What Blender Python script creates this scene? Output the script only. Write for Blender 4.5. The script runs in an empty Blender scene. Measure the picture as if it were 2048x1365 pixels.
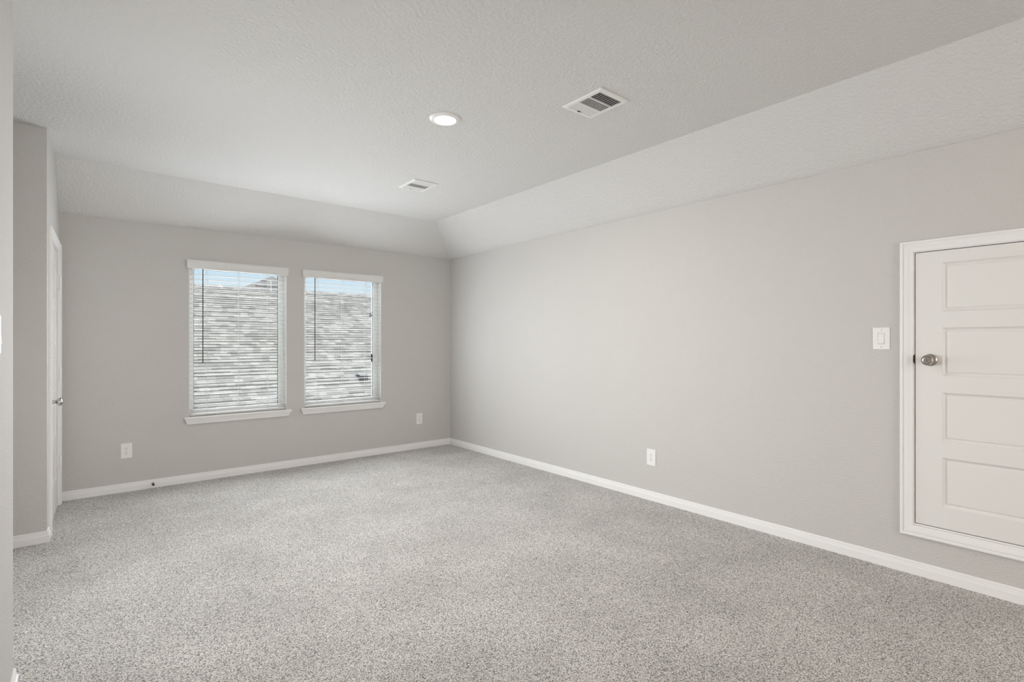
import bpy, bmesh, math, random
from mathutils import Vector, Matrix, Euler

random.seed(7)
SC = bpy.context.scene
COL = SC.collection
R = math.radians

# ------------------------------------------------------------------ camera
CAMH = 1.28
cam_d = bpy.data.cameras.new('camera')
cam_d.sensor_fit = 'HORIZONTAL'
cam_d.sensor_width = 36.0
cam_d.lens = 36.0 * 1029.8 / 2048.0
cam_d.shift_y = 2.5 / 2048.0
cam_d.clip_start = 0.05
cam_d.clip_end = 200
cam = bpy.data.objects.new('camera', cam_d)
COL.objects.link(cam)
cam.location = (0, 0, CAMH)
cam.rotation_euler = (R(90), 0, R(-39.4755))
SC.camera = cam

# ------------------------------------------------------------------ colour management
SC.view_settings.view_transform = 'Standard'
SC.view_settings.look = 'None'
SC.view_settings.exposure = 0.0
SC.view_settings.gamma = 1.0
SC.view_settings.use_curve_mapping = False

# ------------------------------------------------------------------ sky
SKY = 1.0
world = bpy.data.worlds.new('world')
SC.world = world
world.use_nodes = True
wn = world.node_tree
wn.nodes.clear()
w_out = wn.nodes.new('ShaderNodeOutputWorld')
w_bg = wn.nodes.new('ShaderNodeBackground')
w_tc = wn.nodes.new('ShaderNodeTexCoord')
w_sep = wn.nodes.new('ShaderNodeSeparateXYZ')
w_ramp = wn.nodes.new('ShaderNodeValToRGB')
w_map = wn.nodes.new('ShaderNodeMapRange')
w_map.inputs['From Min'].default_value = -0.2
w_map.inputs['From Max'].default_value = 1.0
wn.links.new(w_tc.outputs['Generated'], w_sep.inputs[0])
wn.links.new(w_sep.outputs['Z'], w_map.inputs['Value'])
wn.links.new(w_map.outputs[0], w_ramp.inputs[0])
wn.links.new(w_ramp.outputs[0], w_bg.inputs['Color'])
wn.links.new(w_bg.outputs[0], w_out.inputs['Surface'])
cr = w_ramp.color_ramp
def zpos(z): return (z + 0.2) / 1.2
cr.elements[0].position = zpos(-0.02); cr.elements[0].color = (.42, .41, .39, 1)
cr.elements[1].position = zpos(0.06);  cr.elements[1].color = (.78, .88, .97, 1)
for z, c in ((.10, (.72, .86, .97, 1)), (.16, (.50, .72, .95, 1)), (.30, (3.2, 3.5, 3.8, 1)), (.7, (6.0, 6.3, 6.6, 1))):
    e = cr.elements.new(zpos(z)); e.color = c
w_bg.inputs['Strength'].default_value = SKY

# ------------------------------------------------------------------ sun (behind the house, only reaches the roof next door)
sun_d = bpy.data.lights.new('sun', 'SUN')
sun_d.energy = 4.0
sun_d.angle = R(1.0)
sun_d.color = (1.0, .96, .90)
sun = bpy.data.objects.new('sun', sun_d)
COL.objects.link(sun)
sun.rotation_euler = Vector((.35, .72, -.75)).to_track_quat('-Z', 'Y').to_euler()

# ------------------------------------------------------------------ large area lights: window and hall daylight, plus an added rear fill
def area(name, loc, direction, sx, sy, power, color=(1, 1, 1)):
    d = bpy.data.lights.new(name, 'AREA')
    d.shape = 'RECTANGLE'; d.size = sx; d.size_y = sy
    d.energy = power; d.color = color
    o = bpy.data.objects.new(name, d)
    COL.objects.link(o)
    o.location = loc
    o.rotation_euler = Vector(direction).to_track_quat('-Z', 'Z').to_euler()
    return o

for wx, tx in ((1.137, -.12), (2.163, .10)):          # daylight through the two back windows
    area('back_window_daylight', (wx, 5.44, 1.30), (tx, -1, 0.03), .66, 1.10, 18.5, (.95, .985, 1.03))
    area('outside_daylight', (wx, 5.95, 1.30), (0, -1, 0), 1.1, 1.5, 24, (.95, .985, 1.03))
    area('high_sky_daylight', (wx, 6.25, 2.45), (0, -1, -.70), 1.0, .9, 26, (.95, .985, 1.03))
hall = area('stair_hall_daylight', (-1.50, 3.75, 1.35), (1, -0.50, -0.05), 1.0, 1.9, 34, (1.0, 1.0, .99))
hall.data.spread = R(90)
area('rear_fill_light', (.90, -4.35, 1.5), (0, 1, 0.05), 2.2, 1.8, 92, (1.0, .955, .92))  # added fill light in front of the closed rear wall, no window there

# ------------------------------------------------------------------ measured room
XR, YB, HS, CZ = 3.5231, 5.5081, 2.3263, 2.6527      # right wall, back wall, spring line, flat ceiling
INX, INY = .469, .4445                               # run of the sloped ceiling, right and back
XL0, XL1, YBUMP = -.1752, -.2033, 4.4408             # left (closet) wall at the back, at its outer corner
XN, YN = -.213, 2.637                                # wall beside the camera
YREAR, XALC = -4.5, -1.62

# ------------------------------------------------------------------ materials
def mat(name, color, rough=.6, metal=0.0, spec=.3, bump=None, bump_strength=.15, bump_dist=.002, speck=0.0):
    m = bpy.data.materials.new(name)
    m.use_nodes = True
    nt = m.node_tree
    b = nt.nodes['Principled BSDF']
    b.inputs['Base Color'].default_value = (*color, 1)
    b.inputs['Roughness'].default_value = rough
    b.inputs['Metallic'].default_value = metal
    b.inputs['Specular IOR Level'].default_value = spec
    if bump:
        tc = nt.nodes.new('ShaderNodeTexCoord')
        n = nt.nodes.new('ShaderNodeTexNoise')
        n.inputs['Scale'].default_value = bump
        n.inputs['Detail'].default_value = 3
        n.inputs['Roughness'].default_value = .55
        nt.links.new(tc.outputs['Object'], n.inputs['Vector'])
        rp = nt.nodes.new('ShaderNodeValToRGB')
        rp.color_ramp.elements[0].position = .38
        rp.color_ramp.elements[1].position = .62
        nt.links.new(n.outputs['Fac'], rp.inputs[0])
        bp = nt.nodes.new('ShaderNodeBump')
        bp.inputs['Strength'].default_value = bump_strength
        bp.inputs['Distance'].default_value = bump_dist
        nt.links.new(rp.outputs[0], bp.inputs['Height'])
        nt.links.new(bp.outputs[0], b.inputs['Normal'])
    return m

M = {}
M['wall'] = mat('wall_paint', (.60, .587, .565), .75, bump=105, bump_strength=.40, bump_dist=.003)
M['ceiling'] = mat('ceiling_paint', (.68, .676, .664), .85, bump=55, bump_strength=.48, bump_dist=.004)
M['trim'] = mat('white_trim_paint', (.86, .855, .845), .35, spec=.4, bump=30, bump_strength=.02)
M['door'] = mat('white_door_paint', (.78, .77, .75), .4, spec=.4, bump=40, bump_strength=.02)
M['plastic'] = mat('white_plastic', (.84, .835, .82), .3, spec=.45, bump=200, bump_strength=.01)
M['vinyl'] = mat('white_vinyl', (.88, .89, .88), .6, spec=.15, bump=60, bump_strength=.01)
M['valance'] = mat('blind_valance_white', (.74, .74, .725), .45, spec=.3, bump=90, bump_strength=.02)
M['slat'] = mat('blind_slat_white', (.70, .70, .69), .6, spec=.12, bump=90, bump_strength=.02)
M['cord'] = mat('white_cord', (.80, .80, .78), .8, bump=400, bump_strength=.1)
M['wand'] = mat('dark_wand', (.045, .047, .046), .3, bump=90, bump_strength=.02)
M['nickel'] = mat('satin_nickel', (.42, .375, .33), .27, 1.0, bump=300, bump_strength=.01)
M['chrome'] = mat('polished_nickel', (.48, .46, .44), .18, 1.0, bump=300, bump_strength=.01)
M['dark'] = mat('dark_slot', (.03, .03, .03), .6, bump=100, bump_strength=.02)
M['duct'] = mat('duct_interior', (.012, .012, .014), .8, bump=60, bump_strength=.05)
M['grille'] = mat('grille_white_enamel', (.80, .80, .79), .4, bump=80, bump_strength=.01)
M['rubber'] = mat('dark_rubber', (.04, .035, .03), .5, bump=150, bump_strength=.05)
M['strike'] = mat('bronze_strike', (.10, .065, .045), .45, .6, bump=120, bump_strength=.05)
M['blackvent'] = mat('black_roof_vent', (.02, .02, .022), .45, bump=50, bump_strength=.05)
M['streak'] = mat('reflection_streak_grey', (.30, .30, .30), .4, bump=90, bump_strength=.02)  # grey of the rod that imitates a window reflection
M['siding'] = mat('beige_siding', (.50, .46, .40), .8, bump=20, bump_strength=.1)

def carpet_material():
    m = bpy.data.materials.new('cut_pile_carpet')
    m.use_nodes = True
    nt = m.node_tree; N = nt.nodes; L = nt.links
    b = N['Principled BSDF']
    b.inputs['Roughness'].default_value = .95
    b.inputs['Specular IOR Level'].default_value = .05
    tc = N.new('ShaderNodeTexCoord')
    warp = N.new('ShaderNodeTexNoise'); warp.inputs['Scale'].default_value = 90; warp.inputs['Detail'].default_value = 2
    L.new(tc.outputs['Object'], warp.inputs['Vector'])
    mixv = N.new('ShaderNodeVectorMath'); mixv.operation = 'MULTIPLY_ADD'
    mixv.inputs[1].default_value = (.012, .012, .012)
    L.new(warp.outputs['Color'], mixv.inputs[0]); L.new(tc.outputs['Object'], mixv.inputs[2])
    vor = N.new('ShaderNodeTexVoronoi'); vor.feature = 'F1'; vor.inputs['Scale'].default_value = 185
    L.new(mixv.outputs[0], vor.inputs['Vector'])
    noi = N.new('ShaderNodeTexNoise'); noi.inputs['Scale'].default_value = 290; noi.inputs['Detail'].default_value = 3; noi.inputs['Roughness'].default_value = .6
    L.new(tc.outputs['Object'], noi.inputs['Vector'])
    # tuft height: high in the middle of a cell, low in the gaps, broken up by fibre noise
    inv = N.new('ShaderNodeMapRange'); inv.inputs['From Min'].default_value = .15; inv.inputs['From Max'].default_value = .75
    inv.inputs['To Min'].default_value = 1; inv.inputs['To Max'].default_value = 0
    L.new(vor.outputs['Distance'], inv.inputs['Value'])
    nm = N.new('ShaderNodeMapRange'); nm.inputs['From Min'].default_value = .3; nm.inputs['From Max'].default_value = .7
    L.new(noi.outputs['Fac'], nm.inputs['Value'])
    h = N.new('ShaderNodeMath'); h.operation = 'MULTIPLY_ADD'; h.inputs[1].default_value = .45
    half = N.new('ShaderNodeMath'); half.operation = 'MULTIPLY'; half.inputs[1].default_value = .55
    L.new(nm.outputs[0], half.inputs[0]); L.new(inv.outputs[0], h.inputs[0]); L.new(half.outputs[0], h.inputs[2])
    ramp = N.new('ShaderNodeValToRGB')
    e = ramp.color_ramp.elements
    e[0].position = .20; e[0].color = (.11, .105, .098, 1)
    e[1].position = .88; e[1].color = (.92, .90, .87, 1)
    k = e.new(.36); k.color = (.46, .446, .425, 1)
    k = e.new(.52); k.color = (.74, .72, .69, 1)
    L.new(h.outputs[0], ramp.inputs[0])
    # yarn to yarn difference (salt and pepper yarn)
    sep = N.new('ShaderNodeSeparateColor'); L.new(vor.outputs['Color'], sep.inputs[0])
    yr = N.new('ShaderNodeMapRange'); yr.inputs['To Min'].default_value = .75; yr.inputs['To Max'].default_value = 1.14
    L.new(sep.outputs[0], yr.inputs['Value'])
    big = N.new('ShaderNodeTexNoise'); big.inputs['Scale'].default_value = 2.3; big.inputs['Detail'].default_value = 3
    L.new(tc.outputs['Object'], big.inputs['Vector'])
    br = N.new('ShaderNodeMapRange'); br.inputs['From Min'].default_value = .35; br.inputs['From Max'].default_value = .65
    br.inputs['To Min'].default_value = .93; br.inputs['To Max'].default_value = 1.07
    L.new(big.outputs['Fac'], br.inputs['Value'])
    mm = N.new('ShaderNodeMath'); mm.operation = 'MULTIPLY'
    L.new(yr.outputs[0], mm.inputs[0]); L.new(br.outputs[0], mm.inputs[1])
    sc = N.new('ShaderNodeVectorMath'); sc.operation = 'SCALE'
    L.new(ramp.outputs[0], sc.inputs[0]); L.new(mm.outputs[0], sc.inputs['Scale'])
    L.new(sc.outputs[0], b.inputs['Base Color'])
    bp = N.new('ShaderNodeBump'); bp.inputs['Strength'].default_value = .55; bp.inputs['Distance'].default_value = .006
    L.new(h.outputs[0], bp.inputs['Height']); L.new(bp.outputs[0], b.inputs['Normal'])
    return m
M['carpet'] = carpet_material()

def shingle_material(name, tint):
    """architectural asphalt shingles: local x runs along the course, local y up the slope"""
    m = bpy.data.materials.new(name)
    m.use_nodes = True
    nt = m.node_tree; N = nt.nodes; L = nt.links
    b = N['Principled BSDF']
    b.inputs['Roughness'].default_value = .95
    b.inputs['Specular IOR Level'].default_value = .1
    tc = N.new('ShaderNodeTexCoord'); sep = N.new('ShaderNodeSeparateXYZ')
    L.new(tc.outputs['Object'], sep.inputs[0])
    def math_(op, a, bv=None, c=None):
        n = N.new('ShaderNodeMath'); n.operation = op
        for i, v in enumerate((a, bv, c)):
            if v is None: continue
            if isinstance(v, (int, float)): n.inputs[i].default_value = v
            else: L.new(v, n.inputs[i])
        return n.outputs[0]
    row = math_('FLOOR', math_('DIVIDE', sep.outputs['Y'], .125))
    wr = N.new('ShaderNodeTexWhiteNoise'); wr.noise_dimensions = '1D'; L.new(row, wr.inputs['W'])
    u = math_('MULTIPLY_ADD', wr.outputs['Value'], 5.3, math_('DIVIDE', sep.outputs['X'], .145))
    colm = math_('FLOOR', u)
    cb = N.new('ShaderNodeCombineXYZ'); L.new(row, cb.inputs[0]); L.new(colm, cb.inputs[1])
    wc = N.new('ShaderNodeTexWhiteNoise'); wc.noise_dimensions = '2D'; L.new(cb.outputs[0], wc.inputs['Vector'])
    ramp = N.new('ShaderNodeValToRGB')
    e = ramp.color_ramp.elements
    e[0].position = 0; e[0].color = (tint[0]*.74, tint[1]*.74, tint[2]*.74, 1)
    e[1].position = 1; e[1].color = (tint[0]*1.30, tint[1]*1.31, tint[2]*1.31, 1)
    k = e.new(.5); k.color = (*tint, 1)
    L.new(wc.outputs['Value'], ramp.inputs[0])
    gr = N.new('ShaderNodeTexNoise'); gr.inputs['Scale'].default_value = 60; gr.inputs['Detail'].default_value = 2
    L.new(tc.outputs['Object'], gr.inputs['Vector'])
    gm = N.new('ShaderNodeMapRange'); gm.inputs['From Min'].default_value = .3; gm.inputs['From Max'].default_value = .7
    gm.inputs['To Min'].default_value = .85; gm.inputs['To Max'].default_value = 1.15
    L.new(gr.outputs['Fac'], gm.inputs['Value'])
    sc = N.new('ShaderNodeVectorMath'); sc.operation = 'SCALE'
    # shadow under some tabs, painted as a dark band along their lower edge
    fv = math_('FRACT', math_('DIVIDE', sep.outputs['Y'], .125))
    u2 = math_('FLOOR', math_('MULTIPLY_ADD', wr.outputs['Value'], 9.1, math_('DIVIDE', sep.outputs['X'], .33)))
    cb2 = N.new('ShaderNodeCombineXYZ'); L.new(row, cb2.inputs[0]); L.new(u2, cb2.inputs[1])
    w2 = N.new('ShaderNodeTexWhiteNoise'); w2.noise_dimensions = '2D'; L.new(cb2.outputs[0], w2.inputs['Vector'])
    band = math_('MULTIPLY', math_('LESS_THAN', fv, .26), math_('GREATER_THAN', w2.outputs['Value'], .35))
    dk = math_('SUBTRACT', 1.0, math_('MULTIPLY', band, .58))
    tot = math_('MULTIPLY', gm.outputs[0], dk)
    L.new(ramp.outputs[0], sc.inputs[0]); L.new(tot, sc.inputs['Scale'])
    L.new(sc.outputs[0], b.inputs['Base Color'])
    return m
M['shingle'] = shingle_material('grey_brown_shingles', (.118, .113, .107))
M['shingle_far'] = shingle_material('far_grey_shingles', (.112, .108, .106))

def glass_material():
    m = bpy.data.materials.new('window_glass')
    m.use_nodes = True
    nt = m.node_tree; N = nt.nodes; L = nt.links
    N.remove(N['Principled BSDF'])
    out = N['Material Output']
    tr = N.new('ShaderNodeBsdfTransparent'); tr.inputs['Color'].default_value = (.96, .975, .97, 1)
    gl = N.new('ShaderNodeBsdfGlossy'); gl.inputs['Roughness'].default_value = .02
    fr = N.new('ShaderNodeFresnel'); fr.inputs['IOR'].default_value = 1.45
    mx = N.new('ShaderNodeMixShader')
    L.new(fr.outputs[0], mx.inputs[0]); L.new(tr.outputs[0], mx.inputs[1]); L.new(gl.outputs[0], mx.inputs[2])
    L.new(mx.outputs[0], out.inputs['Surface'])
    return m
M['glass'] = glass_material()

def lamp_material(name, color, strength):
    m = bpy.data.materials.new(name)
    m.use_nodes = True
    b = m.node_tree.nodes['Principled BSDF']
    b.inputs['Base Color'].default_value = (.9, .88, .84, 1)
    b.inputs['Emission Color'].default_value = (*color, 1)
    b.inputs['Emission Strength'].default_value = strength
    return m
M['lens'] = lamp_material('lit_lens', (1.0, .93, .85), 9)
M['lens_warm'] = lamp_material('lit_lens_warm', (1.0, .86, .62), 12)

# ------------------------------------------------------------------ mesh helpers
class MB:
    def __init__(s): s.v = []; s.f = []
    def add(s, verts, faces):
        n = len(s.v); s.v += [tuple(p) for p in verts]; s.f += [tuple(i + n for i in f) for f in faces]
        return s
    def quad(s, a, b, c, d): return s.add([a, b, c, d], [(0, 1, 2, 3)])
    def box(s, x0, y0, z0, x1, y1, z1):
        v = [(x, y, z) for x in (x0, x1) for y in (y0, y1) for z in (z0, z1)]
        return s.add(v, [(0, 1, 3, 2), (4, 6, 7, 5), (0, 4, 5, 1), (2, 3, 7, 6), (0, 2, 6, 4), (1, 5, 7, 3)])
    def rings(s, rings, close_loop=True, cap0=False, cap1=False):
        """loft between rings of equal length"""
        n = len(rings[0]); base = len(s.v)
        for r in rings: s.v += [tuple(p) for p in r]
        for i in range(len(rings) - 1):
            for j in range(n if close_loop else n - 1):
                k = (j + 1) % n
                s.f.append((base + i*n + j, base + i*n + k, base + (i+1)*n + k, base + (i+1)*n + j))
        if cap0: s.f.append(tuple(base + j for j in range(n)))
        if cap1: s.f.append(tuple(base + (len(rings)-1)*n + j for j in range(n)))
        return s
    def lathe(s, prof, mtx=None, seg=32, cap0=False, cap1=False):
        """prof: (radius, height) pairs turned about local z"""
        mtx = mtx or Matrix()
        rr = [[mtx @ Vector((r*math.cos(2*math.pi*k/seg), r*math.sin(2*math.pi*k/seg), h)) for k in range(seg)] for r, h in prof]
        return s.rings(rr, True, cap0, cap1)
    def tube(s, p0, p1, r, seg=8):
        p0, p1 = Vector(p0), Vector(p1)
        q = (p1 - p0).to_track_quat('Z', 'Y').to_matrix().to_4x4()
        return s.lathe([(r, 0), (r, (p1 - p0).length)], Matrix.Translation(p0) @ q, seg, True, True)
    def build(s, name, m, parent=None, smooth=False, bevel=0, seg=2, loc=None, rot=None):
        me = bpy.data.meshes.new(name)
        me.from_pydata(s.v, [], s.f)
        bm = bmesh.new(); bm.from_mesh(me)
        bmesh.ops.recalc_face_normals(bm, faces=bm.faces)
        bm.to_mesh(me); bm.free()
        me.materials.append(m)
        if smooth:
            for p in me.polygons: p.use_smooth = True
            me.set_sharp_from_angle(angle=R(35))
        o = bpy.data.objects.new(name, me)
        COL.objects.link(o)
        if parent: o.parent = parent
        if loc: o.location = loc
        if rot: o.rotation_euler = rot
        if bevel:
            md = o.modifiers.new('bevel', 'BEVEL'); md.width = bevel; md.segments = seg; md.limit_method = 'ANGLE'
        return o

def empty(name, loc=(0, 0, 0), rz=0.0):
    o = bpy.data.objects.new(name, None)
    COL.objects.link(o)
    o.location = loc; o.rotation_euler = (0, 0, rz); o.empty_display_size = .05
    return o
def thing(o, label, cat, group=None):
    o['label'] = label; o['category'] = cat
    if group: o['group'] = group
    return o
def struct(o, label=None):
    o['kind'] = 'structure'
    if label: o['label'] = label
    return o

def wall_panel(mb, org, u, n, us, zs, holes, thick):
    """upright wall: org + s*u, room side faces n; cells of the grid us x zs except holes (i,j); reveals through the thickness"""
    org, u, n = Vector(org), Vector(u).normalized(), Vector(n).normalized()
    def P(s, z, d): return org + u*s + Vector((0, 0, z)) - n*d
    for i in range(len(us)-1):
        for j in range(len(zs)-1):
            a, b, c, d = us[i], us[i+1], zs[j], zs[j+1]
            if (i, j) in holes:
                for (p, q) in (((a, c), (b, c)), ((b, c), (b, d)), ((b, d), (a, d)), ((a, d), (a, c))):
                    mb.quad(P(*p, 0), P(*q, 0), P(*q, thick), P(*p, thick))
                continue
            mb.quad(P(a, c, 0), P(b, c, 0), P(b, d, 0), P(a, d, 0))
            mb.quad(P(a, c, thick), P(b, c, thick), P(b, d, thick), P(a, d, thick))
    a, b, c, d = us[0], us[-1], zs[0], zs[-1]
    for (p, q) in (((a, c), (b, c)), ((b, c), (b, d)), ((b, d), (a, d)), ((a, d), (a, c))):
        mb.quad(P(*p, 0), P(*q, 0), P(*q, thick), P(*p, thick))
    return mb

# ------------------------------------------------------------------ floor
fl = MB().box(XALC-.1, YREAR-.1, -.12, XR+.15, YB+.15, 0).build('floor', M['carpet'])
struct(fl, 'grey speckled cut pile carpet covering the whole floor')

# ------------------------------------------------------------------ walls
WT = .16
W1 = (.713, 1.5607); W2 = (1.7355, 2.5914)           # window openings along x
WZ = (.594, 2.020)
us = [-.33, W1[0], W1[1], W2[0], W2[1], XR+.16]
wb = wall_panel(MB(), (0, YB, 0), (1, 0, 0), (0, -1, 0), us, [-.1, WZ[0], WZ[1], HS+.03], {(1, 1), (3, 1)}, WT)
struct(wb.build('wall_back', M['wall']), 'greige painted back wall with two windows')

DY = (.0677, .7777); DZ = (.285, 1.771)              # attic door leaf on the right wall
wr_ = wall_panel(MB(), (XR, 0, 0), (0, 1, 0), (-1, 0, 0), [YREAR, DY[0]-.013, DY[1]+.013, YB+.02], [-.1, DZ[0]-.013, DZ[1]+.013, HS+.03], {(1, 1)}, .14)
struct(wr_.build('wall_right', M['wall']), 'long bright greige wall on the right')

# closet wall on the left (slightly out of square, as measured)
LU = Vector((XL0-XL1, YB-YBUMP, 0)); LLEN = LU.length; LU.normalize()
LN = Vector((LU.y, -LU.x, 0))
CD = (.165, .925); CDZ = 1.985                       # closet door leaf: from / to along the wall, height
wl = wall_panel(MB(), (XL1, YBUMP, 0), LU, LN, [0, CD[0]-.02, CD[1]+.02, LLEN+.02], [-.1, -.05, CDZ+.015, CZ+.02], {(1, 1)}, .12)
struct(wl.build('wall_left', M['wall']), 'short closet wall at the left holding the closet door')
wc = wall_panel(MB(), (XALC, YBUMP, 0), (1, 0, 0), (0, -1, 0), [0, XL1-XALC], [-.1, CZ+.02], set(), .005)
struct(wc.build('wall_closet', M['wall']), 'grey closet end wall facing the camera at far left')
wa = wall_panel(MB(), (XALC, YN, 0), (0, 1, 0), (1, 0, 0), [-.05, YBUMP-YN+.05], [-.1, CZ+.02], set(), .1)
struct(wa.build('wall_alcove', M['wall']))
wn_ = MB().box(XALC, YREAR, -.1, XN, YN, CZ+.02)
struct(wn_.build('wall_near', M['wall'], bevel=.004), 'wall end right beside the camera at the left edge')
wre = MB().box(XALC-.1, YREAR-.12, -.1, XR+.15, YREAR, CZ+.02)
struct(wre.build('wall_rear', M['wall']))

# ------------------------------------------------------------------ ceiling: flat field, sloped strips along the back and the right wall
ce = MB()
xc, yc = XR-INX, YB-INY
ce.quad((XALC-.1, YREAR-.1, CZ), (xc, YREAR-.1, CZ), (xc, yc, CZ), (XALC-.1, yc, CZ))
steps = [(0, 0), (.010, .0035), (.035, .018), (.075, .046), (INY, CZ-HS)]     # soft bend where slope meets wall
def rowpts(t, dz):
    f = t / INY
    return (XL0-.15, YB-t, HS+dz), (XR-INX*f, YB-t, HS+dz), (XR-INX*f, YREAR-.1, HS+dz)
prev = None
for t, dz in steps:
    r = rowpts(t, dz)
    if t == INY: r = ((XL0-.15, yc, CZ), (xc, yc, CZ), (xc, YREAR-.1, CZ))
    if prev:
        ce.quad(prev[0], prev[1], r[1], r[0])
        ce.quad(prev[1], prev[2], r[2], r[1])
    prev = r
struct(ce.build('ceiling', M['ceiling']), 'textured pale ceiling sloping down to the back and right walls')

# ------------------------------------------------------------------ baseboards
BT = .0135
BPROF = [(0, .073), (.0045, .0725), (.0075, .069), (.0075, .0555), (.0095, .0535), (.0095, .046), (BT, .043), (BT, -.02), (0, -.02)]
def baseboard(name, a, b, n, ma=0, mb_=0):
    """from a to b in plan, n = direction into the room; ma/mb: +1 inside corner, -1 outside corner, 0 square"""
    a, b, n = Vector((*a, 0)), Vector((*b, 0)), Vector((*n, 0)).normalized()
    u = (b-a).normalized()
    m = MB()
    r0 = [a + u*(d*ma) + n*d + Vector((0, 0, z)) for d, z in BPROF]
    r1 = [b - u*(d*mb_) + n*d + Vector((0, 0, z)) for d, z in BPROF]
    m.rings([r0, r1], True, True, True)
    return struct(m.build(name, M['trim']), 'white baseboard')
baseboard('baseboard_back', (XL0, YB), (XR, YB), (0, -1), 0, 1)
baseboard('baseboard_right', (XR, YB), (XR, YREAR), (-1, 0), 1, 0)
p0 = Vector((XL1, YBUMP, 0))
baseboard('baseboard_closet', (XALC, YBUMP), (XL1, YBUMP), (0, -1), 0, -1)
pe = p0 + LU*(CD[0]-.075)
baseboard('baseboard_left', (XL1, YBUMP), (pe.x, pe.y), (LN.x, LN.y), -1, 0)
baseboard('baseboard_near', (XN, YREAR), (XN, YN), (1, 0), 0, -1)
baseboard('baseboard_alcove', (XN, YN), (XALC, YN), (0, 1), -1, 0)

# ------------------------------------------------------------------ door casings and panelled leaves (local: x along the wall, y = -out, z up)
CPROF = [(0, 0), (0, .015), (.003, .0185), (.011, .019), (.0145, .0135), (.0185, .0125), (.022, .0175), (.030, .0165), (.040, .0105), (.047, .0085), (.0535, .0085), (.057, .006), (.057, 0)]
def casing_closed(x0, z0, x1, z1):
    m = MB()
    m.rings([[(x0+w, -d, z0+w), (x1-w, -d, z0+w), (x1-w, -d, z1-w), (x0+w, -d, z1-w)] for w, d in CPROF])
    return m
def casing_open(x0, x1, z1):
    m = MB()
    m.rings([[(x0+w, -d, 0.0), (x0+w, -d, z1-w), (x1-w, -d, z1-w), (x1-w, -d, 0.0)] for w, d in CPROF], close_loop=False)
    return m
def panel_leaf(x0, z0, x1, z1, panels, stile_l, stile_r, thick=.035):
    """leaf with moulded recessed panels on its front (y=0), panels = [(zlow, zhigh)]"""
    m = MB()
    pl, pr = x0+stile_l, x1-stile_r
    zs = [z0]
    for a, b in panels: zs += [a, b]
    zs.append(z1)
    for j in range(len(zs)-1):
        a, b = zs[j], zs[j+1]
        m.quad((x0, 0, a), (pl, 0, a), (pl, 0, b), (x0, 0, b))
        m.quad((pr, 0, a), (x1, 0, a), (x1, 0, b), (pr, 0, b))
        if j % 2 == 0:
            m.quad((pl, 0, a), (pr, 0, a), (pr, 0, b), (pl, 0, b))
        else:
            prof = [(0, 0), (.002, .0030), (.010, .0100), (.0140, .0120), (.0165, .0120), (.0215, .0065), (.027, .0058)]
            rr = [[(pl+w, d, a+w), (pr-w, d, a+w), (pr-w, d, b-w), (pl+w, d, b-w)] for w, d in prof]
            m.rings(rr, True, False, True)
    c = [(x0, z0), (x1, z0), (x1, z1), (x0, z1)]
    for k in range(4):
        p, q = c[k], c[(k+1) % 4]
        m.quad((p[0], 0, p[1]), (q[0], 0, q[1]), (q[0], thick, q[1]), (p[0], thick, p[1]))
    m.quad(*[(p[0], thick, p[1]) for p in c])
    return m

OUT = Matrix.Rotation(R(90), 4, 'X')                 # local z of a lathe -> -y (out of the wall)
def at(x, y, z): return Matrix.Translation((x, y, z)) @ OUT

def knob_keyed(parent, x, z, y=0.0):
    """entry knob: rosette, neck, ball knob with a key cylinder"""
    b = MB().lathe([(.0, .0), (.0325, 0), (.0325, .003), (.030, .006), (.024, .009), (.014, .011), (.0125, .030)], at(x, y, z), 40)
    k = b.build('knob_rosette', M['nickel'], parent, True)
    kb = MB().lathe([(.0125, .028), (.016, .032), (.0235, .037), (.0275, .045), (.0285, .052), (.0275, .060), (.0255, .065), (.0235, .0665), (.0215, .0655), (.0, .0655)], at(x, y, z), 48)
    kk = kb.build('knob', M['nickel'], parent, True)
    cyl = MB().lathe([(.0205, .0645), (.0205, .0672), (.019, .068), (.013, .068), (.0125, .0665), (.0105, .0665), (.0100, .0685), (.0, .0685)], at(x, y, z), 40)
    c = cyl.build('key_cylinder', M['chrome'], kk, True)
    sl = MB().box(x-.0012, y-.0692, z-.006, x+.0012, y-.0683, z+.005)
    sl.build('keyhole', M['dark'], kk)
    c.parent = kk
    return kk

# ---- door_1: short attic access door on the right wall
d1 = empty('door_1', (XR, 0, 0), R(-90))             # local x = -world y
struct(d1, 'short white panelled attic door set above the floor in the right wall')
lx0, lx1 = -DY[1], -DY[0]
panels = [(.399, .662), (.749, 1.010), (1.100, 1.358), (1.444, 1.706)]
lf = panel_leaf(lx0, DZ[0], lx1, DZ[1], panels, .115, .115)
lf.build('door_leaf', M['door'], d1, loc=(0, .002, 0))
casing_closed(lx0-.0665, DZ[0]-.0725, lx1+.0665, DZ[1]+.066).build('door_casing', M['trim'], d1, True)
jm = MB()
jx0, jx1, jz0, jz1 = lx0-.0125, lx1+.0125, DZ[0]-.0125, DZ[1]+.0125
jt = .0085
jm.box(jx0, .0, jz0, jx0+jt, .13, jz1).box(jx1-jt, .0, jz0, jx1, .13, jz1).box(jx0+jt, .0, jz0, jx1-jt, .13, jz0+jt).box(jx0+jt, .0, jz1-jt, jx1-jt, .13, jz1)
jm.build('door_jamb', M['trim'], d1)
bk = MB().box(jx0+jt, .120, jz0+jt, jx1-jt, .128, jz1-jt)
bk.build('weather_backing', M['dark'], d1)
knob_keyed(d1, -.714, 1.1835, .002)
MB().box(lx0-.0060, -.0005, 1.162, lx0-.0030, .012, 1.214).box(lx0-.011, -.0012, 1.168, lx0-.0035, .0005, 1.209).build('strike_plate', M['strike'], d1, bevel=.001)

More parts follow.
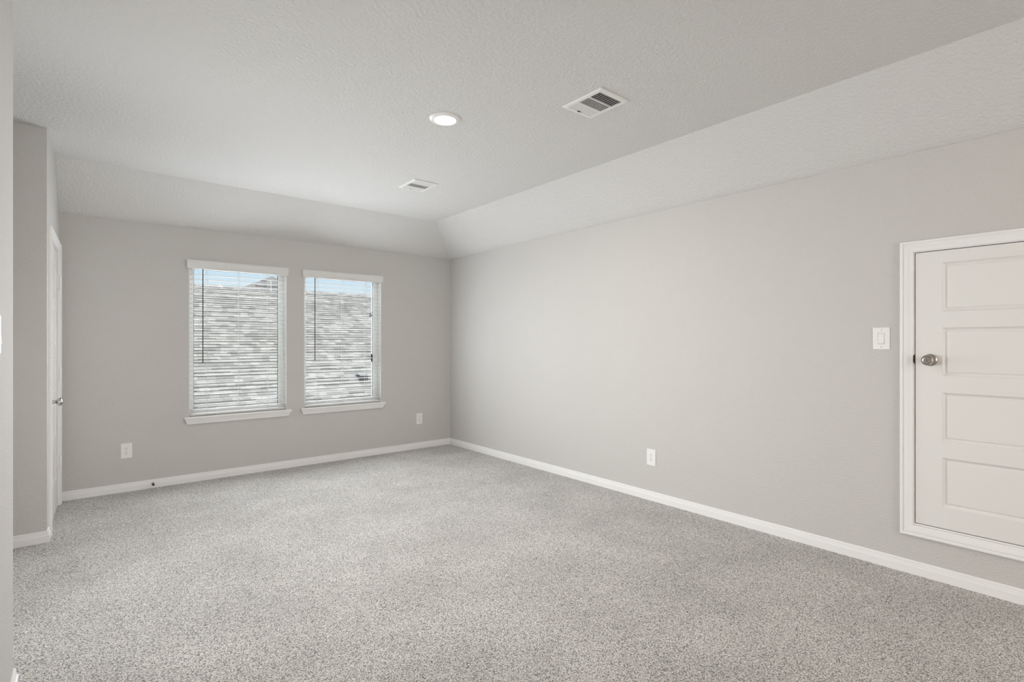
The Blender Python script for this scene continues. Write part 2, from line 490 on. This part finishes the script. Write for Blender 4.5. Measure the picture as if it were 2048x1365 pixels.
# ---- door_2: closet door in the left wall, seen edge on
d2 = empty('door_2', (XL1, YBUMP, 0), 0)
d2.rotation_euler = (0, 0, math.atan2(LN.x, -LN.y))
struct(d2, 'narrow view of the white closet door in the left wall')
# local -y must be LN: rotation maps (0,-1) to (sin a, -cos a) = LN ; local x then runs back toward the camera or away
ang = math.atan2(LN.x, -LN.y)
ux = Vector((math.cos(ang), math.sin(ang), 0))
sgn = 1 if ux.dot(LU) > 0 else -1
def lx(s): return s*sgn
a0, a1 = sorted((lx(CD[0]), lx(CD[1])))
n5 = 5
h5 = (CDZ-.012-.24-.115-4*.09)/n5
pans = []
z = .012+.22
for k in range(n5):
    pans.append((z, z+h5)); z += h5+.09
panel_leaf(a0, -.004, a1, CDZ, pans, .11, .11).build('door_leaf', M['door'], d2, loc=(0, .006, 0))
casing_open(a0-.066, a1+.066, CDZ+.064).build('door_casing', M['trim'], d2, True)
jj = MB()
jj.box(a0-.0115, 0, 0, a0-.003, .11, CDZ+.0115).box(a1+.003, 0, 0, a1+.0115, .11, CDZ+.0115).box(a0-.003, 0, CDZ+.003, a1+.003, .11, CDZ+.0115)
jj.build('door_jamb', M['trim'], d2)
MB().box(a0-.003, .10, .0, a1+.003, .108, CDZ+.003).build('closet_backing', M['dark'], d2)
for hz in (.34, 1.035, 1.745):
    s = lx(CD[1]+.0015)
    h = MB().tube((s, -.012, hz-.045), (s, -.012, hz+.045), .0070, 12)
    for dz in (-.047, .047): h.tube((s, -.012, hz+dz-.003), (s, -.012, hz+dz+.003), .0045, 10)
    h.box(s-.002, -.012, hz-.045, s+.002, .003, hz+.045)
    h.box(min(s, s-sgn*.022), .000, hz-.045, max(s, s-sgn*.022), .0065, hz+.045)
    h.box(min(s, s+sgn*.012), -.003, hz-.045, max(s, s+sgn*.012), .001, hz+.045)
    h.build('hinge', M['trim'], d2, True)
ks = lx(CD[0]+.065)
kb = MB().lathe([(0, -.006), (.031, -.006), (.031, -.003), (.027, .001), (.0155, .004), (.012, .010), (.0115, .026), (.014, .031), (.022, .036), (.0265, .044), (.0275, .051), (.026, .058), (.020, .063), (.010, .065), (0, .0655)], at(ks, 0, .875), 40)
kb.build('knob', M['chrome'], d2, True)

# ------------------------------------------------------------------ windows
def window(name, x0, x1, idx):
    w = empty(name, (0, YB, 0))
    struct(w, ('left' if idx == 0 else 'right') + ' window of the back wall looking onto a shingled roof')
    z0, z1 = WZ
    D = .088                                          # reveal depth to the frame
    f = MB()
    prof = [(0, D), (.012, D-.004), (.018, D-.004), (.020, D+.006), (.024, D+.008), (.046, D+.010), (.049, D+.014), (.049, D+.050)]
    f.rings([[(x0+a, d, z0+a), (x1-a, d, z0+a), (x1-a, d, z1-a), (x0+a, d, z1-a)] for a, d in prof])
    f.rings([[(x0+a, d, z0+a), (x1-a, d, z0+a), (x1-a, d, z1-a), (x0+a, d, z1-a)] for a, d in ((0, D), (0, D+.06), (.049, D+.06), (.049, D+.05))])
    f.build('window_frame', M['vinyl'], w)
    lt = .0035
    jl = MB().box(x0, -.001, z0, x0+lt, D, z1).box(x1-lt, -.001, z0, x1, D, z1).box(x0+lt, -.001, z1-lt, x1-lt, D, z1)
    jl.build('window_jamb', M['trim'], w)
    g = MB().box(x0+.047, D+.026, z0+.047, x1-.047, D+.030, z1-.047)
    g.build('glass_pane', M['glass'], w)
    sp = MB()
    gx0, gx1, gz0, gz1 = x0+.049, x1-.049, z0+.049, z1-.049
    t = .005
    for bx in ((gx0, gz0, gx0+t, gz1), (gx1-t, gz0, gx1, gz1), (gx0, gz0, gx1, gz0+t), (gx0, gz1-t, gx1, gz1)):
        sp.box(bx[0], D+.031, bx[1], bx[2], D+.042, bx[3])
    sp.build('glazing_spacer', M['dark'], w)
    # stool board with horns and a moulded apron with mitred returns
    sx0, sx1 = x0-.040, x1+.044
    st = MB().box(sx0, -.040, z0-.010, sx1, 0.0, z0+.003).box(x0, 0.0, z0-.010, x1, D+.004, z0+.003)
    st.build('window_stool', M['trim'], w, bevel=.002)
    ap = MB()
    aprof = [(.002, z0-.010, -.0375), (.004, z0-.015, -.036), (.010, z0-.024, -.031), (.017, z0-.040, -.0245), (.022, z0-.054, -.0195), (.024, z0-.060, -.0185), (.024, z0-.064, -.0165)]
    ap.rings([[(sx0+i, 0, zz), (sx0+i, yy, zz), (sx1-i, yy, zz), (sx1-i, 0, zz)] for i, zz, yy in aprof], True, True, True)
    ap.build('window_apron', M['trim'], w, True)
    if idx == 1:
        s = MB()
        s.lathe([(.008, 0), (.015, 0), (.015, .006), (.008, .006), (.008, 0)], at(x1-.076, D+.025, 1.590), 16)
        s.tube((x1-.080, D+.021, 1.602), (x1-.066, D+.021, 1.622), .004, 8)
        s.build('sash_latch', M['dark'], w)
        MB().box(x1-.070, D+.016, 1.052, x1-.054, D+.025, 1.142).build('vent_stop', M['dark'], w, bevel=.002)
    return w
window('window_1', *W1, 0)
window('window_2', *W2, 1)

# ------------------------------------------------------------------ blinds
def blind(x0, x1, tilt, jitter, label, seed):
    rnd = random.Random(seed)
    b = empty('window_blind', ((x0+x1)/2, YB, 1.957))
    thing(b, label, 'blind', 'white slatted blinds in the back windows')
    L0, L1 = x0-(x0+x1)/2, x1-(x0+x1)/2
    Z = -1.957
    # valance with a crown profile and returns to the wall
    vp = [(-.018, 0), (-.022, .002), (-.0245, .010), (-.0245, .022), (-.027, .026), (-.030, .036), (-.0305, .052), (-.029, .064), (-.032, .069), (-.032, .076)]
    a, c = L0-.014, L1+.008
    rings = []
    for y, zz in vp:
        e = (abs(y)-.018)*.45
        rings.append([(a-e, -.0005, zz), (a-e, y, zz), (c+e, y, zz), (c+e, -.0005, zz)])
    v = MB().rings(rings, True, True, True)
    v.build('valance', M['valance'], b, True)
    MB().box(L0+.006, .006, .003, L1-.006, .055, .018-.001).build('head_rail', M['valance'], b, bevel=.002)
    # slats
    s = MB()
    xa, xb = L0+.010, L1-.010
    yc_, hw = .033, .025
    zs = []
    k = -1
    while True:
        zz = 1.905-.0446*k
        if zz < .648: break
        zs.append(zz); k += 1
    for zz in zs[1:]:
        t = R(tilt + rnd.uniform(-jitter, jitter))
        th = .0028
        e0 = rnd.uniform(-.0012, .0012)
        n = 5
        top, bot = [], []
        for i in range(n):
            q = -1+2*i/(n-1)
            cy = q*hw*math.cos(t); cz = q*hw*math.sin(t)
            top.append((cy, cz+th/2)); bot.append((cy, cz-th/2))
        ring = top + bot[::-1]
        s.rings([[(xa, yc_+p, zz+Z+q+e0) for p, q in ring], [(xb, yc_+p, zz+Z+q-e0) for p, q in ring]], True, True, True)
    s.build('slats', M['slat'], b)
    MB().box(xa, yc_-.024, .602+Z, xb, yc_+.024, .620+Z).build('bottom_rail', M['valance'], b, bevel=.004)
    for q in (.147, .4155, .678):
        cx_ = L0+q*(x1-x0)/.8477
        cd = MB()
        for dy in (-.0265, .0265):
            cd.tube((cx_-.004, yc_+dy, .603+Z), (cx_-.004, yc_+dy, .010), .0008, 5)
            cd.tube((cx_+.004, yc_+dy, .603+Z), (cx_+.004, yc_+dy, .010), .0008, 5)
        cd.build('ladder_cord', M['cord'], b)
    wd = MB()
    wx = L0+.1095
    wd.tube((wx, -.006, .004), (wx, -.006, 1.098+Z), .0042, 8)
    wd.tube((wx, -.006, 1.098+Z), (wx, -.006, 1.090+Z), .0055, 8)
    wd.build('tilt_wand', M['wand'], b, True)
    return b
blind(*W1, -.4, .6, 'white slatted blind with open slats over the left window of the back wall', 3)
blind(*W2, 2.6, 1.8, 'white slatted blind with open slats over the right window, nearer the room corner', 5)

# ------------------------------------------------------------------ outlets and switches (local: x along wall, -y out, z up; origin at the plate centre)
def plate(parent, w, h):
    m = MB()
    prof = [(0, 0), (0, .0030), (.0018, .0052), (.0045, .0062)]
    m.rings([[(-w/2+i, -d, -h/2+i), (w/2-i, -d, -h/2+i), (w/2-i, -d, h/2-i), (-w/2+i, -d, h/2-i)] for i, d in prof], True, True, True)
    return m.build('wall_plate', M['plastic'], parent, bevel=.0012)
def screw(parent, x, z, y=-.0062):
    s = MB().lathe([(.0032, 0), (.0030, .0008), (0, .0010)], at(x, y, z), 12).box(x-.0026, y-.0013, z-.0004, x+.0026, y-.0009, z+.0004)
    s.build('screw', M['nickel'], parent, True)
def outlet(loc, rz, w, h, label):
    o = empty('wall_outlet', loc, rz)
    thing(o, label, 'outlet', 'duplex wall outlets')
    plate(o, w, h)
    for s in (-1, 1):
        cz = s*.0195
        ring = []
        for k in range(24):
            a = 2*math.pi*k/24
            ring.append((max(-.0155, min(.0155, .0172*math.cos(a))), .0140*math.sin(a)))
        r = MB().rings([[(x, -.0060, cz+zz) for x, zz in ring], [(x, -.0082, cz+zz) for x, zz in ring], [(x*.95, -.0086, cz+zz*.95) for x, zz in ring]], True, True, True)
        rc = r.build('receptacle', M['plastic'], o)
        sl = MB().box(-.0075, -.0090, cz+.000, -.0052, -.0084, cz+.0085).box(.0052, -.0090, cz+.001, .0075, -.0084, cz+.0080)
        sl.lathe([(.0026, 0), (0, .0003)], at(0, -.0087, cz-.0062), 12)
        sl.build('slots', M['dark'], rc)
    screw(o, 0, 0)
    return o
def rocker_switch(loc, rz, w, h, label, cat='switch'):
    o = empty('light_switch', loc, rz)
    thing(o, label, cat, 'rocker light switches')
    plate(o, w, h)
    fr = MB()
    rw, rh = .0145, .0300
    fr.box(-rw-.0007, -.0064, -rh-.0007, rw+.0007, -.0061, rh+.0007)
    fr.build('rocker_gap', M['rubber'], o)
    rk = MB().rings([[(-rw, -.006, -rh), (rw, -.006, -rh), (rw, -.006, rh), (-rw, -.006, rh)],
                     [(-rw+.0006, -.0100, -rh+.0006), (rw-.0006, -.0100, -rh+.0006), (rw-.0006, -.0072, rh-.0006), (-rw+.0006, -.0072, rh-.0006)]], True, True, True)
    rk.build('rocker', M['plastic'], o, bevel=.0006)
    screw(o, 0, .0485); screw(o, 0, -.0485)
    return o
outlet((.2545, YB, .349), 0, .080, .130, 'white wall outlet low on the back wall, left of the windows')
outlet((3.0865, YB, .357), 0, .084, .134, 'white wall outlet low on the back wall, right of the windows by the corner')
outlet((XR, 2.501, .347), R(-90), .086, .133, 'white wall outlet low on the long right wall')
rocker_switch((XR, .9353, 1.3013), R(-90), .082, .127, 'white rocker light switch on the right wall beside the attic door')
rocker_switch((XN, 2.1900, 1.3040), R(90), .083, .123, 'sliver of a white light switch on the near wall at the left edge')

# ------------------------------------------------------------------ ceiling registers
def register(loc, wx, wy, near_dark, label):
    v = empty('ceiling_vent', loc)
    thing(v, label, 'vent', 'white ceiling air vents')
    hx, hy = wx/2, wy/2
    bx, by = .0300, .0300
    f = MB()
    prof = [(0, 0), (.0, -.0035), (.006, -.0085), (.024, -.0100), (.0285, -.0085), (.0300, -.0030)]
    f.rings([[(-hx+i, -hy+i, z), (hx-i, -hy+i, z), (hx-i, hy-i, z), (-hx+i, hy-i, z)] for i, z in prof])
    ix, iy = hx-bx, hy-by
    s0, s1 = -iy+2*iy*.33, -iy+2*iy*.68
    for yy in (s0, s1): f.box(-ix, yy-.0035, -.0090, ix, yy+.0035, -.0060)
    f.build('vent_frame', M['grille'], v)
    MB().rings([[(-ix, -iy, -.003), (ix, -iy, -.003), (ix, iy, -.003), (-ix, iy, -.003)]], True, True).build('duct', M['duct'], v)
    def blades_x(y0, y1, n, tilt, name):
        m = MB()
        for k in range(n):
            yc2 = y0+(k+.5)*(y1-y0)/n
            c, s = math.cos(R(tilt)), math.sin(R(tilt))
            w2 = .0055 if tilt > 40 else .0049; t2 = .0005
            r = [(yc2-w2*c-t2*s, -.0065-w2*s*.5+t2), (yc2+w2*c-t2*s, -.0065+w2*s*.5+t2), (yc2+w2*c+t2*s, -.0065+w2*s*.5-t2), (yc2-w2*c+t2*s, -.0065-w2*s*.5-t2)]
            m.rings([[(-ix, y, z) for y, z in r], [(ix, y, z) for y, z in r]], True, True, True)
        m.build(name, M['grille'], v)
    # bank nearest the camera throws air towards it, the far bank away from it, the middle one sideways
    n = 5
    if near_dark: blades_x(-iy, s0-.0035, 5, 72, 'louver_bank')
    else: blades_x(-iy, s0-.0035, 6, 0, 'louver_bank')
    blades_x(s1+.0035, iy, 6, 0, 'louver_bank')
    m = MB()
    bw, nb = (.0020, 13) if near_dark else (.0024, 11)
    for k in range(nb):
        xc2 = -ix+(k+.5)*2*ix/nb
        m.box(xc2-bw, s0+.0035, -.0088, xc2+bw, s1-.0035, -.0078)
    m.build('louver_bank', M['grille'], v)
    lv = MB().box(-.022, iy-.004, -.0120, -.008, iy+.003, -.0080).box(-.008, iy-.003, -.0105, .004, iy+.002, -.0085)
    lv.build('damper_lever', M['strike' if near_dark else 'grille'], v)
    for sy in (-1, 1):
        MB().lathe([(.0035, 0), (.003, .0012), (0, .0014)], Matrix.Translation((0.0, sy*(hy-.012), -.0090)) @ Matrix.Rotation(math.pi, 4, 'X'), 12).build('screw', M['grille'], v, True)
    return v
register((2.2495, 1.980, CZ), .243, .292, True, 'large white ceiling vent with dark slots, nearer the camera')
register((2.2295, 3.996, CZ), .236, .298, False, 'small white ceiling vent in the far ceiling near the windows')

# ------------------------------------------------------------------ recessed disc lights
def disc_light(x, y, label, lens, watts, tint):
    o = empty('ceiling_light', (x, y, CZ))
    thing(o, label, 'ceiling light', 'recessed ceiling disc lights')
    flip = Matrix.Rotation(math.pi, 4, 'X')
    MB().lathe([(.0955, 0), (.0955, .003), (.092, .0060), (.086, .0082), (.074, .0110), (.068, .0115), (.066, .0100)], flip, 64).build('trim_ring', M['plastic'], o, True)
    MB().lathe([(.0655, .0100), (.058, .0108), (.035, .0116), (0, .012)], flip, 48).build('light_lens', M[lens], o, True)
    d = bpy.data.lights.new('lamp_light', 'AREA')
    d.shape = 'DISK'; d.size = .125; d.energy = watts; d.color = tint
    l = bpy.data.objects.new('lamp_light', d)
    COL.objects.link(l)
    l.parent = o; l.location = (0, 0, -.020)
    return o
disc_light(1.693, 2.703, 'lit round ceiling light between the two air vents', 'lens', 19.5, (1.0, .95, .89))
disc_light(2.46, -2.78, 'lit round ceiling light in the rear of the room behind the camera', 'lens_warm', 20, (1.0, .80, .62))

# ------------------------------------------------------------------ spring door stop on the back baseboard
ds = empty('door_stop', (.4395, YB-BT, .041))
thing(ds, 'small dark tipped door stop on the back wall baseboard', 'door stop')
MB().lathe([(.0, 0), (.0105, 0), (.0105, .003), (.007, .006), (.0, .006)], OUT, 20).build('base', M['nickel'], ds, True)
sp = MB()
pts = []
turns, nseg = 9, 12
for k in range(turns*nseg+1):
    a = 2*math.pi*k/nseg
    pts.append(Vector((.0062*math.cos(a), -.005-.045*k/(turns*nseg), .0062*math.sin(a))))
for p, q in zip(pts[:-1], pts[1:]): sp.tube(p, q, .0012, 5)
sp.build('spring', M['nickel'], ds, True)
MB().lathe([(0, .048), (.0085, .048), (.0095, .051), (.0095, .060), (.007, .064), (0, .065)], OUT, 20).build('rubber_tip', M['rubber'], ds, True)

# ------------------------------------------------------------------ the house next door
RY, RZ, SL = 14.5, 2.68, .5
hs = empty('neighbour_house', (3.0, RY, -3.4))
thing(hs, 'grey shingled roof of the house outside, seen through both windows', 'house')
th_ = math.atan(SL)
def shingle_slope(width, run, lip=.010):
    """stepped courses in local coordinates: x along the ridge, y up the slope from the ridge (negative = down)"""
    m = MB()
    n = int(run/.125)
    for k in range(n):
        y1, y0 = -k*.125, -(k+1)*.125
        m.quad((-width/2, y1, 0), (width/2, y1, 0), (width/2, y0, lip), (-width/2, y0, lip))
        m.quad((-width/2, y0, lip), (width/2, y0, lip), (width/2, y0, 0), (-width/2, y0, 0))
    return m
run = 7.0/math.cos(th_)
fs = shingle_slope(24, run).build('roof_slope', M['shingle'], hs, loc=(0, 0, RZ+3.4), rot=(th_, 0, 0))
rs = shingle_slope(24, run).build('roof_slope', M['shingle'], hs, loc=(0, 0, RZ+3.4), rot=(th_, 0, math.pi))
rc = MB()
rc.rings([[(x, -.16, -.075), (x, 0, .022), (x, .16, -.075)] for x in (-12, 12)], False)
rc.rings([[(x, -.16, -.095), (x, 0, .002), (x, .16, -.095)] for x in (-12, 12)], False)
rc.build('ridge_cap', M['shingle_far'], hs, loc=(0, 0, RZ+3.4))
hw_ = MB().box(-11.6, -6.6, 0, 11.6, 6.6, RZ+3.4-SL*7.0+.10)
hw_.build('house_wall', M['siding'], hs)
# box vent low on the slope
rv = MB()
rv.rings([[(-.085, -.11, -.02), (.085, -.11, -.02), (.085, .11, -.02), (-.085, .11, -.02)],
          [(-.085, -.11, .085), (.085, -.11, .085), (.085, .11, .05), (-.085, .11, .05)]], True, True, True)
rv.box(-.11, -.13, .0, .095, .13, .010)
yv = 10.23
rvo = rv.build('roof_vent', M['blackvent'], hs, bevel=.006, loc=(4.39-3.0, yv-RY, RZ-SL*(RY-yv)+3.4+.012), rot=(th_, 0, 0))
pv = MB().tube((3.67-3.0, 14.3-RY, 2.45+3.4), (3.67-3.0, 14.3-RY, 2.87+3.4), .010, 10)
pv.build('reflection_streak', M['streak'], hs, True)  # thin rod near the ridge, standing in for a pale reflection in the glass

# cross hip of the same house showing over the ridge in the left window
pk = (0, 0, 3.445+3.4)
bz = 1.2+3.4
wL, wR_ = 4.5, 4.9
m = MB().add([pk, (-wL, -1.4, bz), (wR_, -1.4, bz), (wR_, 7, bz), (-wL, 7, bz), (0, 6, 3.445+3.4)],
             [(0, 1, 2), (0, 2, 3, 5), (0, 5, 4, 1), (5, 3, 4)])
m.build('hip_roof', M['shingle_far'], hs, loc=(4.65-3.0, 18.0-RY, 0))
